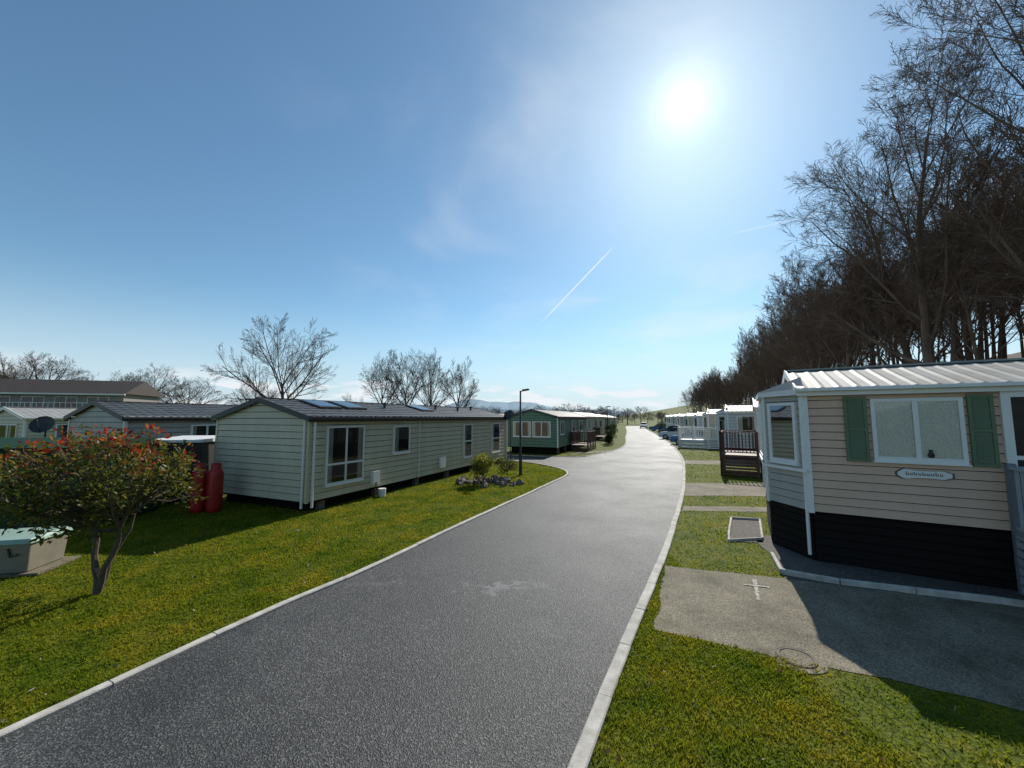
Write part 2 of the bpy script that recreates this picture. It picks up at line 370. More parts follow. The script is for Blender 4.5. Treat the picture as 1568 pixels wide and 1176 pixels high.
# ------------------------------------------------------------------ caravans
def clad(mb,P,D,N,z0,z1,lim,step=.14,off=.024,mi=0):
    z=z0; gap=step*.085
    while z<z1-1e-4:
        zb=min(z+step,z1); zg=min(z+gap,zb); a0,a1=lim(zg); b0,b1=lim(zb)
        q=lambda s,n,zz:(P[0]+D[0]*s+N[0]*n,P[1]+D[1]*s+N[1]*n,zz)
        mb.face([q(a0,off,zg),q(a1,off,zg),q(b1,0.002,zb),q(b0,0.002,zb)],mi)
        mb.face([q(a0,-.012,zg),q(a1,-.012,zg),q(a1,off,zg),q(a0,off,zg)],mi)
        z=zb
def window(fr,gl,P,D,N,s0,s1,z0,z1,panes=2,transom=None,cover='curtain',fw=.055):
    fr.obox(P,D,N,s0,s1,-.01,.075,z0-.03,z0+fw,0); fr.obox(P,D,N,s0,s1,-.01,.07,z1-fw,z1,0)
    fr.obox(P,D,N,s0-.02,s1+.02,-.01,.095,z0-.05,z0-.028,0)
    fr.obox(P,D,N,s0,s0+fw,-.01,.068,z0+fw,z1-fw,0); fr.obox(P,D,N,s1-fw,s1,-.01,.068,z0+fw,z1-fw,0)
    for k in range(1,panes):
        c=s0+(s1-s0)*k/panes; fr.obox(P,D,N,c-fw*.6,c+fw*.6,-.01,.066,z0+fw,z1-fw,0)
    if transom: fr.obox(P,D,N,s0+fw,s1-fw,-.01,.064,transom-.03,transom+.03,0)
    mi={'curtain':1,'net':3,'floral':4,'dark':1}[cover]
    fr.obox(P,D,N,s0+.02,s1-.02,-.01,.030,z0+.02,z1-.02,mi)
    if cover in('curtain','net'):
        for k in range(panes):
            a=s0+(s1-s0)*k/panes; b=s0+(s1-s0)*(k+1)/panes; cw=(b-a)*(.26 if cover=='curtain' else .84)
            x0,x1=a+fw,a+fw+cw
            if k%2: x0,x1=b-fw-cw,b-fw
            m=6 if cover=='curtain' else 26
            for j in range(m):
                u0=x0+(x1-x0)*j/m; u1=x0+(x1-x0)*(j+1)/m; nn=.034+.006*(j%2); n2=.034+.006*((j+1)%2)
                q=lambda s,n,zz:(P[0]+D[0]*s+N[0]*n,P[1]+D[1]*s+N[1]*n,zz)
                fr.face([q(u0,nn,z0+fw),q(u1,n2,z0+fw),q(u1,n2,z1-fw),q(u0,nn,z1-fw)],2 if cover=='curtain' else 3)
    q=lambda s,n,zz:(P[0]+D[0]*s+N[0]*n,P[1]+D[1]*s+N[1]*n,zz)
    gl.face([q(s0+fw*.5,.052,z0+fw*.5),q(s1-fw*.5,.052,z0+fw*.5),q(s1-fw*.5,.052,z1-fw*.5),q(s0+fw*.5,.052,z1-fw*.5)],0)

def roof(mb,Lx,W,eave,ridge,ovx=.12,ovy=.12,tiles=True):
    period=.3 if tiles else .25; rows=7 if tiles else 1
    nxr=int((Lx+2*ovx)/(period/4)); prof=(0,.014,.02,.014) if tiles else (0,0,.012,.0)
    for sgn in (0,1):
        base=len(mb.v); nr=0
        for r in range(rows):
            for k in (0,1):
                t=(r+k*.999)/rows; lift=.03 if (k==0 and tiles) else .012
                yy=-ovy+t*(W/2+ovy); zz=eave+.02+t*(ridge-eave)+lift
                if sgn: yy=W-yy
                for i in range(nxr+1): mb.v.append((-ovx+(Lx+2*ovx)*i/nxr,yy,zz+prof[i%4]))
                nr+=1
        w=nxr+1
        for r in range(nr-1):
            for i in range(nxr):
                a=base+r*w+i
                mb.f.append((a,a+1,a+w+1,a+w) if not sgn else (a,a+w,a+w+1,a+1)); mb.m.append(0)
    mb.box(-ovx-.01,W/2-.1,ridge+.03,Lx+ovx+.01,W/2+.1,ridge+.065,0)

def caravan(name,loc,rz,Lx,W,floor,eave,ridge,wall='cream',trim='dtrim',roofm='rooft',long_w=(),gable_w=(),skirt='void',inset=.25,corner='white',bay=None,step=.19,frame='white',off=.024):
    e=empty(name,(loc[0],loc[1],0),rz)
    wl=MB(); fr=MB(); gl=MB(); tr=MB(); rf=MB(); sk=MB()
    full=lambda a:(lambda z:(0,a))
    def gl_lim(z):
        if z<=eave: return (0,W)
        h=(ridge-z)/(ridge-eave)*W/2; return (W/2-h,W/2+h)
    clad(wl,(0,0),(1,0),(0,-1),floor,eave,full(Lx),step,off)
    clad(wl,(Lx,W),(-1,0),(0,1),floor,eave,full(Lx),step,off)
    clad(wl,(0,W),(0,-1),(-1,0),floor,ridge,gl_lim,step,off)
    clad(wl,(Lx,0),(0,1),(1,0),floor,ridge,gl_lim,step,off)
    wl.box(.02,.02,floor-.04,Lx-.02,W-.02,eave-.06,1)
    for xx in (.02,Lx-.02): wl.face([(xx,.02,eave-.06),(xx,W-.02,eave-.06),(xx,W/2,ridge-.04)],1)
    for (x,y) in ((0,0),(Lx,0),(0,W),(Lx,W)):
        sx=-1 if x==0 else 1; sy=-1 if y==0 else 1
        tr.box(min(x+sx*.034,x-sx*.05),min(y+sy*.034,y-sy*.05),floor-.02,max(x+sx*.034,x-sx*.05),max(y+sy*.034,y-sy*.05),eave-.03,1)
    for y0,s in ((0,-1),(W,1)):
        yo=y0+s*.12
        tr.box(-.12,min(yo,yo-s*.025),eave-.11,Lx+.12,max(yo,yo-s*.025),eave+.035,0)
        tr.box(-.10,min(y0,yo-s*.03),eave-.06,Lx+.10,max(y0,yo-s*.03),eave-.045,1)
        tr.box(-.12,min(yo+s*.002,yo+s*.09),eave-.03,Lx+.12,max(yo+s*.002,yo+s*.09),eave+.02,0)
    for x in (-.125,Lx+.125):
        tr.beam((x,-.13,eave-.02),(x,W/2+.01,ridge+.0),.03,.15,0); tr.beam((x,W+.13,eave-.02),(x,W/2-.01,ridge+.0),.03,.15,0)
    roof(rf,Lx,W,eave,ridge,tiles=(roofm=='rooft'))
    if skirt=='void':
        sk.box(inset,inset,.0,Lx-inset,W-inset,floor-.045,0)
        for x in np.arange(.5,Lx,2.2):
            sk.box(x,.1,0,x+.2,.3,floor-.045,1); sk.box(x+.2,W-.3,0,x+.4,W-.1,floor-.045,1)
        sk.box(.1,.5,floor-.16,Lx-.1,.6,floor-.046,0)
    else:
        z=.0
        while z<floor-.06:
            zb=min(z+.135,floor-.05)
            sk.box(.04,.04,z+.012,Lx-.04,W-.04,zb,0); z+=.145
        sk.box(.07,.07,0,Lx-.07,W-.07,floor-.07,1)
    for w in long_w: window(fr,gl,(0,0),(1,0),(0,-1),*w[:4],**(w[4] if len(w)>4 else {}))
    for w in gable_w: window(fr,gl,(0,W),(0,-1),(-1,0),*w[:4],**(w[4] if len(w)>4 else {}))
    if bay:
        bo,bi=bay
        pts=[(0,.02),(-bo,bi),(-bo,W-bi),(0,W-.02)]
        be=eave-.08
        for a,b in zip(pts,pts[1:]):
            D=Vector((b[0]-a[0],b[1]-a[1])); ln=D.length; D/=ln; N=(-D.y,D.x)
            clad(wl,a,D,N,floor,be,full(ln),step,off,mi=2)
            wl.obox(a,D,N,.03,ln-.03,-.06,-.02,floor,be-.02,1)
            window(fr,gl,a,D,N,.16*ln if ln<1.5 else .1,ln-(.16*ln if ln<1.5 else .1),floor+.85,be-.14,panes=1 if ln<1.5 else 3,cover='floral' if ln<1.5 else 'curtain')
            tr.obox(a,D,N,-.03,.04,-.02,.034,floor-.02,be,1); tr.obox(a,D,N,ln-.04,ln+.03,-.02,.036,floor-.02,be,1)
            tr.obox(a,D,N,-.05,ln+.05,-.02,.08,floor+.70,floor+.76,1)
            tr.obox(a,D,N,-.05,ln+.05,.0,.1,be-.005,be+.10,1)
            sk.obox(a,D,N,0.02,ln-.02,-.3,-.02,0,floor-.05,0)
            for zz in np.arange(.06,floor-.1,.145): sk.obox(a,D,N,0.0,ln,-.02,.0,zz,zz+.12,0)
        wl.face([(p[0],p[1],floor-.01) for p in pts],1)
        apex=[(0,.25,be+.36),(0,W-.25,be+.36)]
        P=[(0-.0,-.06,be+.1),(-bo-.1,bi-.07,be+.1),(-bo-.1,W-bi+.07,be+.1),(0,W+.06,be+.1)]
        rf.face([P[0],apex[0],P[1]][::-1],0); rf.face([P[1],apex[0],apex[1],P[2]][::-1],0); rf.face([P[2],apex[1],P[3]][::-1],0)
    wl.obj('walls',[mt[wall],mt['void'],mt['stone' if wall=='beige' else wall]],e)
    tr.obj('trim',[mt[trim],mt[corner]],e)
    rf.obj('roof',[mt[roofm]],e)
    sk.obj('skirting',[mt['black' if skirt!='void' else 'void'],mt['void' if skirt!='void' else 'rock']],e)
    if fr.v: fr.obj('window_frames',[mt[frame],mt['room'],mt['curtain'],mt['net'],mt['floral']],e); gl.obj('window_glass',[mt['glass']],e)
    return e
def ang(d): return math.atan2(d[1],d[0])
def slopebox(mb,W,eave,ridge,x0,x1,t0,t1,h,mi=0,ov=.12):
    q=lambda x,t,dz:(x,-ov+t*(W/2+ov),eave+.05+t*(ridge-eave)+dz)
    mb.hexa([q(x0,t0,0),q(x1,t0,0),q(x1,t1,0),q(x0,t1,0),q(x0,t0,h),q(x1,t0,h),q(x1,t1,h),q(x0,t1,h)],mi)
U=(.395,.919); aL=ang(U)
WL=4.1
L1=caravan('static_caravan',(-5.6,10.7),aL,13.3,WL,.30,2.6,3.15,'cream','dtrim','rooft',corner='cream',
  long_w=[(.55,2.0,.67,2.36,dict(panes=2,transom=1.25)),(3.4,4.3,1.34,2.32,dict(panes=1)),(8.3,9.1,.75,2.32,dict(panes=1,transom=1.5)),(11.3,12.3,.75,2.32,dict(panes=1,transom=1.5))])
mb=MB()
for x in (1.0,2.1,6.2): 
    slopebox(mb,WL,2.6,3.15,x,x+.85,.42,.86,.07,0); slopebox(mb,WL,2.6,3.15,x+.06,x+.79,.46,.82,.078,1)
for x,y in ((4.3,1.2),(7.9,1.3),(9.6,1.1),(11.5,1.4)): mb.lathe((x,y,2.62+.55*y/2.05),[(.05,0),(.05,.18),(.1,.18),(.1,.24),(.0,.27)],12,0)
mb.obj('roof_lights',[mt['dtrim'],mt['skyl']],L1)
mb=MB()
mb.lathe((.12,-.075,0),[(.035,.15),(.035,2.55)],10,0); mb.lathe((-.07,.1,0),[(.033,.15),(.033,2.55)],10,0)
mb.box(2.35,-.16,.42,2.65,-.03,.85,0); mb.box(2.4,-.2,.36,2.5,-.165,.5,1); mb.lathe((2.7,-.22,0),[(.0,.0),(.11,.0),(.13,.26),(.0,.26)],12,0)
mb.box(6.3,-.12,.5,6.7,-.03,.95,0)
mb.beam((4.9,-.05,.3),(4.9,-.05,2.5),.03,.03,0)
mb.obj('pipes_and_meter',[mt['white'],mt['steel']],L1)

def dish(name,loc,rz,ph):
    e=empty(name,loc,rz); mb=MB(); mb.lathe((0,0,0),[(.025,0),(.025,ph)],8,0)
    n=18; base=len(mb.v); c=Vector((0,-.12,ph+.05)); nr=Vector((0,-.9,.43)).normalized(); a=Vector((1,0,0)); b=nr.cross(a)
    for r,o in ((0.001,0),(.12,.012),(.24,.05),(.31,.09)):
        for i in range(n):
            t=2*math.pi*i/n; p=c+a*r*math.cos(t)+b*r*math.sin(t)+nr*o; mb.v.append(tuple(p))
    for j in range(3):
        for i in range(n): mb.f.append((base+j*n+i,base+j*n+(i+1)%n,base+(j+1)*n+(i+1)%n,base+(j+1)*n+i)); mb.m.append(0)
    mb.beam(c-b*.28,c+nr*.38,.02,.02,0); mb.beam(c+nr*.36,c+nr*.44,.06,.06,0)
    mb.obj('dish_and_mast',[mt['dtrim']],e)
dish('satellite_dish',(-15.9,13.2,0),.4,2.3)
dish('satellite_dish',(-.1,22.6,0),-.6,2.7)

L2=caravan('static_caravan',(-13,13),aL,13,4.0,.35,2.6,3.15,'stone','dtrim','rooft',
  long_w=[(1.9,3.0,1.5,2.35,dict(panes=2)),(3.6,4.5,.7,2.35,dict(panes=1)),(6,7.5,1.3,2.35)],gable_w=[])
caravan('static_caravan',(-23.3,18.5),aL+.05,12,3.8,.4,2.6,3.1,'cream','white','roofl',long_w=[(1,2.4,1.4,2.3),(5,6.5,1.4,2.3)],gable_w=[(.5,3.2,1.2,2.3,dict(panes=3))])
caravan('static_caravan',(-35,27),aL+.1,12,3.8,.4,2.7,3.2,'stone','white','roofl',long_w=[(1,2.4,1.4,2.3)],gable_w=[(.5,3.2,1.2,2.3,dict(panes=3))])
caravan('static_caravan',(-17,31),aL+.1,12,3.8,.4,2.6,3.1,'stone','dtrim','rooft',long_w=[(1,2.4,1.4,2.3)])

def deck(parent,x0,y0,x1,y1,zf,zr,mat='brownwood',name='decking'):
    mb=MB(); 
    nb=max(2,int((y1-y0)/.14))
    for i in range(nb): mb.box(x0,y0+(y1-y0)*i/nb+.004,zf-.03,x1,y0+(y1-y0)*(i+1)/nb-.004,zf,0)
    z=.05
    while z<zf-.06:
        mb.box(x0,y0-.0,z,x1,y0+.02,z+.09,0); mb.box(x0-.0,y0+.022,z,x0+.02,y1,z+.09,0); z+=.13
    def railrun(a,b):
        a=Vector(a); b=Vector(b); n=max(1,round((b-a).length/1.3))
        for i in range(n+1):
            p=a.lerp(b,i/n); mb.box(p.x-.045,p.y-.045,0,p.x+.045,p.y+.045,zr+.06,0)
        mb.beam((a.x,a.y,zr),(b.x,b.y,zr),.09,.04,0); mb.beam((a.x,a.y,zf+.12),(b.x,b.y,zf+.12),.05,.05,0)
        m=int((b-a).length/.13)
        for i in range(1,m):
            p=a.lerp(b,i/m); mb.box(p.x-.018,p.y-.018,zf+.1,p.x+.018,p.y+.018,zr-.01,0)
    railrun((x0+.04,y0+.04,0),(x1-.04,y0+.04,0)); railrun((x0+.04,y0+.04,0),(x0+.04,y1-.04,0)); railrun((x0+.04,y1-.04,0),(x1-.04,y1-.04,0))
    return mb.obj(name,[mt[mat]],parent)

UR=(.857,-.515); aR=ang(UR)
R1=caravan('static_caravan',(5.5,7.25),aR,10,3.4,.89,3.12,3.62,'beige','white','roofl',skirt='boards',bay=(.6,.82),step=.145,
  long_w=[(.92,2.03,1.89,2.93,dict(panes=2,cover='net')),(4.4,5.6,1.89,2.93,dict(panes=2)),(7,8.2,1.89,2.93,dict(panes=2))])
mb=MB()
for s0,s1 in ((.56,.87),(2.08,2.36)):
    P,D,N=(0,0),(1,0),(0,-1)
    mb.obox(P,D,N,s0,s1,.015,.042,1.84,2.98,0)
    for a,b in ((s0,s0+.045),(s1-.045,s1)): mb.obox(P,D,N,a,b,.042,.060,1.84,2.98,0)
    for z in (1.84,2.38,2.93): mb.obox(P,D,N,s0+.046,s1-.046,.042,.059,z,z+.05,0)
    z=1.9
    while z<2.91:
        if not 2.35<z<2.44: mb.hexa([(s0+.05,-.056,z),(s1-.05,-.056,z),(s1-.05,-.0425,z),(s0+.05,-.0425,z),(s0+.05,-.046,z+.03),(s1-.05,-.046,z+.03),(s1-.05,-.0425,z+.03),(s0+.05,-.0425,z+.03)],0)
        z+=.036
mb.obj('shutters',[mt['shutter']],R1)
mb=MB()
def plaque(cx,cz,w,h,y,mi,k=1.):
    pts=[]
    for i in range(40):
        t=2*math.pi*i/40; x=math.cos(t); z=math.sin(t)
        xx=math.copysign(abs(x)**.5,x)*w/2; zz=math.copysign(abs(z)**.6,z)*h/2*(1+.22*math.cos(3*t)*abs(x)+.15*math.cos(6*t))
        pts.append((cx+xx*k,-y,cz+zz*k))
    mb.face(pts,mi)
    for a,b in zip(pts,pts[1:]+pts[:1]): mb.face([a,b,(b[0],-.01,b[2]),(a[0],-.01,a[2])],mi)
plaque(1.52,1.67,.70,.15,.034,1); plaque(1.52,1.67,.70,.15,.038,0,.92)
x=1.30
for ch in range(9):
    h=random.choice([.035,.055]); mb.box(x,-.044,1.655,x+.01,-.0385,1.655+h,1); mb.box(x+.01,-.044,1.655,x+.025,-.0385,1.663,1); mb.box(x+.025,-.044,1.655,x+.034,-.0385,1.69,1); x+=.05
mb.obj('name_plaque',[mt['white'],mt['text']],R1)
# vase on the window sill
mb=MB(); mb.lathe((1.62,-.046,1.95),[(.0,0),(.03,0),(.045,.05),(.02,.1),(.03,.13)],10,0); mb.obj('sill_ornament',[mt['room']],R1)
fr2=MB(); gl2=MB()
window(fr2,gl2,(0,0),(1,0),(0,-1),2.43,3.3,1.0,3.02,panes=1,transom=2.0,cover='dark',fw=.10)
fr2.obj('door',[mt['white'],mt['room'],mt['curtain'],mt['net'],mt['floral']],R1); gl2.obj('door_glass',[mt['glass']],R1)
deck(R1,2.40,-1.15,3.9,-.06,.85,1.85,'greyw','porch_steps')
mb=MB(); mb.lathe((-.05,.06,0),[(.03,.1),(.03,3.0)],8,0); mb.lathe((3.62,-.07,0),[(.03,.1),(.03,3.0)],8,0)
mb.box(4.5,-.35,.2,5.2,-.05,.75,0); mb.obj('downpipes',[mt['white']],R1)

R2=caravan('static_caravan',(10.9,17.1),aR,10,3.2,.8,3.05,3.5,'cream','white','roofl',skirt='boards',long_w=[(.6,1.9,1.7,2.8),(3,4,1.7,2.8)])
deck(R2,-1.55,-.2,-.05,2.6,.95,1.95,'brownwood')
R3=caravan('static_caravan',(13.9,24.9),aR,10,3.3,.7,3.0,3.45,'paleblue','white','roofl',skirt='boards',bay=(.6,.8),long_w=[(.5,1.5,1.6,2.75,dict(panes=1)),(2.1,3.5,1.6,2.75),(5,6,1.6,2.75)])
R4=caravan('static_caravan',(17.4,34.2),aR,10,3.3,.7,2.95,3.4,'cream','white','roofl',skirt='boards',bay=(.5,.8),long_w=[(.5,1.5,1.6,2.75),(2.1,3.5,1.6,2.75)])
deck(R4,-2.3,-2.0,1.2,-.1,.75,1.75,'white')
for i,(x,y,c) in enumerate(((21.2,44,'paleblue'),(24.4,53.5,'cream'),(27.6,63.5,'stone'),(30.8,73,'paleblue'),(34.5,84,'cream'),(38,95,'stone'))):
    r=caravan('static_caravan',(x,y),aR+.05*i/2,10,3.3,.6,2.85,3.3,c,'white','roofl',skirt='boards',bay=(.5,.8),long_w=[(.5,1.5,1.6,2.7),(2.1,3.5,1.6,2.7)],step=.25)
    if i%2==0: deck(r,-2.0,-1.7,1.2,-.1,.7,1.65,'white')
UG=(.374,.927); aG=ang(UG)
LG=caravan('static_caravan',(3.25,27.5),aG,10.5,3.9,.5,2.65,3.2,'sage','dtrim','rooft',
  long_w=[(.6,1.6,1.4,2.4),(4.2,5.2,.6,2.4,dict(panes=1)),(7,8.5,1.4,2.4)],gable_w=[(.5,1.9,1.25,2.35,dict(panes=2)),(2.0,3.4,1.25,2.35,dict(panes=2))])
deck(LG,3.4,-1.5,6.8,-.1,.5,1.5,'brownwood')
LW=caravan('static_caravan',(8.0,41.5),aG-.03,10.5,3.9,.5,2.75,3.25,'cream','white','roofl',long_w=[(.6,1.6,1.4,2.5),(4.2,5.2,.6,2.4,dict(panes=1)),(7,8.5,1.4,2.4)],gable_w=[(.6,3.3,1.2,2.4,dict(panes=3))])
deck(LW,3.4,-1.5,6.8,-.1,.5,1.5,'brownwood')
for i,(x,y,c) in enumerate(((12.2,55.5,'sage'),(16.6,70,'cream'),(21.5,86,'stone'),(-7,37,'stone'),(-3,50,'cream'),(2.5,64,'stone'))):
    caravan('static_caravan',(x,y),aG-.04,10.5,3.8,.5,2.7,3.2,c,'white','roofl',long_w=[(.6,1.6,1.4,2.4),(4.2,5.2,.6,2.4,dict(panes=1))],gable_w=[(.6,3.3,1.2,2.4,dict(panes=3))],step=.25)

# ------------------------------------------------------------------ house at left
H=empty('house',(-73,49,0),ang((.96,.27)))
mb=MB(); mb.box(0,0,0,19,8,6.0,0); mb.obj('walls',[mt['brick']],H)
mb=MB(); mb.hexa([(-.5,-.7,5.95),(19.5,-.7,5.95),(19.5,8.7,5.95),(-.5,8.7,5.95),(-.4,3.9,8.1),(19.3,3.9,8.1),(19.3,4.1,8.1),(-.4,4.1,8.1)],0); mb.obj('roof',[mt['tile']],H)
mb=MB(); mb.box(-.5,-.75,5.75,19.5,-.55,5.945,0); mb.box(0,-.9,3.5,19,-.02,3.65,0)
for i in range(32): mb.box(i*.6,-.9,3.65,i*.6+.06,-.84,4.6,0)
mb.box(0,-.9,4.6,19,-.84,4.68,0); mb.obj('balcony_and_fascia',[mt['white']],H)
mb=MB(); g2=MB()
for s in (1,4.5,8,11.5,15): window(mb,g2,(0,0),(1,0),(0,-1),s,s+2.4,3.8,5.5,panes=2,cover='dark')
for s in (1,4.5,8,11.5): window(mb,g2,(0,0),(1,0),(0,-1),s,s+1.7,1.1,2.4,panes=2)
mb.obj('windows',[mt['white'],mt['room'],mt['curtain'],mt['net'],mt['floral']],H); g2.obj('window_glass',[mt['glass']],H)

# ------------------------------------------------------------------ sheds, cylinders, boxes
e=empty('garden_shed',(-11.1,11.9,0),.1)
mb=MB(); mb.box(0,0,0,1.5,1.4,1.85,0)
for i in range(11): mb.box(i*.138+.005,-.014,.02,i*.138+.13,-.001,1.84,0)
mb.obj('walls',[mt['darkpanel']],e); mb=MB(); mb.hexa([(-.06,-.08,1.85),(1.56,-.08,1.85),(1.56,1.46,1.85),(-.06,1.46,1.85),(-.06,-.08,1.93),(1.56,-.08,1.93),(1.56,1.46,2.0),(-.06,1.46,2.0)],0); mb.obj('roof',[mt['white']],e)
e=empty('green_shed',(-13.4,8.9,0),.12)
mb=MB()
n=46; wd=3.6
for i in range(n):
    a=i*wd/n; b=(i+1)*wd/n; ya=-.02 if (i//2)%2 else 0; yb=-.02 if ((i+1)//2)%2 else 0
    mb.face([(a,ya,.05),(b,yb,.05),(b,yb,1.9),(a,ya,1.9)],0)
for i in range(24):
    a=i*.08; b=(i+1)*.08; xa=wd+(.02 if (i//2)%2 else 0); xb=wd+(.02 if ((i+1)//2)%2 else 0)
    mb.face([(xa,a,.05),(xb,b,.05),(xb,b,1.9),(xa,a,1.9)],0)
mb.box(.05,.05,0,wd-.05,1.9,1.88,0); mb.box(wd-.03,-.03,0,wd+.03,.03,1.9,0); mb.obj('walls',[mt['greenmetal']],e)
mb=MB(); mb.hexa([(-.1,-.12,1.9),(wd+.1,-.12,1.9),(wd+.1,2.05,1.9),(-.1,2.05,1.9),(-.1,.9,2.1),(wd+.1,.9,2.1),(wd+.1,1.0,2.1),(-.1,1.0,2.1)],0); mb.obj('roof',[mt['greenmetal']],e)

for x,y in ((-8.75,10.95),(-8.33,11.0)):
    e=empty('gas_cylinder',(x,y,0)); mb=MB()
    mb.lathe((0,0,0),[(.0,.0),(.17,.0),(.17,.05),(.185,.07),(.19,.12),(.19,1.0),(.18,1.08),(.14,1.16),(.07,1.2),(.0,1.2)],24,0)
    mb.lathe((0,0,0),[(.115,1.13),(.12,1.33),(.108,1.33),(.105,1.15)],20,0)
    mb.obj('body',[mt['redpaint']],e,smooth=True)
    mb=MB(); mb.lathe((0,0,0),[(.03,1.18),(.03,1.27),(.05,1.27),(.05,1.3),(0,1.3)],10,0); mb.beam((0,0,1.24),(.08,.3,1.3),.02,.02,0); mb.obj('valve',[mt['steel']],e)

e=empty('storage_box',(-9.35,6.28,0),ang((1.45,.35)))
mb=MB(); mb.box(0,-.04,0.012,1.55,.8,.05,0); mb.obj('slab',[mt['concrete']],e)
mb=MB(); mb.hexa([(.05,.03,.05),(1.35,.03,.05),(1.35,.72,.05),(.05,.72,.05),(.02,.0,.52),(1.38,.0,.52),(1.38,.75,.52),(.02,.75,.52)],0)
mb.obj('body',[mt['boxg']],e,bevel=.02)
mb=MB(); mb.hexa([(-.02,-.04,.522),(1.42,-.04,.522),(1.42,.79,.522),(-.02,.79,.522),(.02,0,.60),(1.38,0,.60),(1.38,.75,.62),(.02,.75,.62)],0); mb.obj('lid',[mt['lid']],e,bevel=.02)
mb=MB(); mb.beam((1.1,-.012,.46),(1.14,-.012,.32),.02,.02,0); mb.beam((1.14,-.012,.32),(1.24,-.012,.36),.02,.02,0); mb.beam((.4,-.012,.46),(.46,-.012,.3),.02,.02,0); mb.obj('handles',[mt['dtrim']],e)

e=empty('street_lamp',(.39,17.8,0))
mb=MB(); mb.lathe((0,0,0),[(.075,0),(.075,.9),(.05,.95),(.038,3.85),(.0,3.87)],14,0); mb.obj('pole',[mt['dtrim']],e,smooth=True)
mb=MB(); mb.beam((0,0,3.8),(.12,-.02,3.88),.04,.04,0); mb.hexa([(.05,-.1,3.84),(.42,-.1,3.9),(.42,.1,3.9),(.05,.1,3.84),(.08,-.06,3.92),(.38,-.06,3.96),(.38,.06,3.96),(.08,.06,3.92)],0); mb.obj('head',[mt['dtrim']],e)
mb=MB(); mb.hexa([(.1,-.07,3.825),(.38,-.07,3.87),(.38,.07,3.87),(.1,.07,3.825),(.1,-.07,3.846),(.38,-.07,3.892),(.38,.07,3.892),(.1,.07,3.846)],0); mb.obj('lens',[mt['lamp']],e)
for (x,y) in ((12.3,45),(17.6,62)):
    e=empty('street_lamp',(x-1.2,y,0)); mb=MB(); mb.lathe((0,0,0),[(.07,0),(.045,3.9)],8,0); mb.box(-.05,-.1,3.88,.4,.1,3.97,0); mb.obj('pole_and_head',[mt['dtrim']],e)

def car(loc,rz,mat):
    e=empty('parked_car',(loc[0],loc[1],0),rz)
    mb=MB(); low=[(-2.05,.28),(-2.12,.6),(-2.0,.85),(-1.15,.95),(1.75,1.0),(2.07,.93),(2.12,.5),(2.02,.28)]
    def ext(pr,yb,yt,zlo,zhi,mi):
        f=lambda z:yb+(yt-yb)*max(0,min(1,(z-zlo)/(zhi-zlo)))
        l=[(x,-f(z),z) for x,z in pr]; r=[(x,f(z),z) for x,z in pr]
        mb.face(l,mi); mb.face(r[::-1],mi)
        for i in range(len(pr)):
            j=(i+1)%len(pr); mb.face([l[j],l[i],r[i],r[j]],mi)
    ext(low,.86,.8,.5,1.0,0); o=mb.obj('body',[mat],e,bevel=.04)
    mb=MB(); ext([(-1.15,.93),(-.45,1.40),(.1,1.46),(1.1,1.43),(1.72,.98)],.78,.62,.95,1.45,0); mb.obj('windows',[mt['cglass']],e)
    mb=MB(); ext([(-.5,1.39),(.1,1.46),(1.15,1.43),(1.15,1.455),(.1,1.5),(-.45,1.43)],.64,.63,1.3,1.5,0)
    for x in (-.15,.35,1.2): mb.box(x,-.76,.95,x+.07,.76,1.1,0)
    mb.obj('roof_panel',[mat],e)
    mb=MB()
    for x in (-1.3,1.3):
        for y in (-.88,.70):
            n=20; ring=[(x+.32*math.cos(2*math.pi*i/n),y,.32+.32*math.sin(2*math.pi*i/n)) for i in range(n)]; r2=[(a,y+.18,c) for a,b,c in ring]
            mb.face(ring,0); mb.face(r2[::-1],0)
            for i in range(n): mb.face([ring[i],r2[i],r2[(i+1)%n],ring[(i+1)%n]],0)
            yy=y-.01 if y<0 else y+.19
            mb.face([(x+.2*math.cos(2*math.pi*i/n),yy,.32+.2*math.sin(2*math.pi*i/n)) for i in range(n)],1)
    mb.obj('wheels',[mt['rubber'],mt['steel']],e)
    mb=MB(); 
    for y in (-.65,.4): mb.box(-2.13,y,.62,-2.05,y+.25,.75,0); mb.box(2.06,y,.7,2.13,y+.25,.85,1)
    mb.obj('lights',[mt['lamp'],mt['redpaint']],e)
car((17.6,37.4),aR,mt['carb']); car((23.9,57.2),aR,mt['card']); car((20.3,47.5),aR,mt['carw']); car((29.9,78),aR,mt['carb']); car((33,97),ang((.3,.95)),mt['carw'])

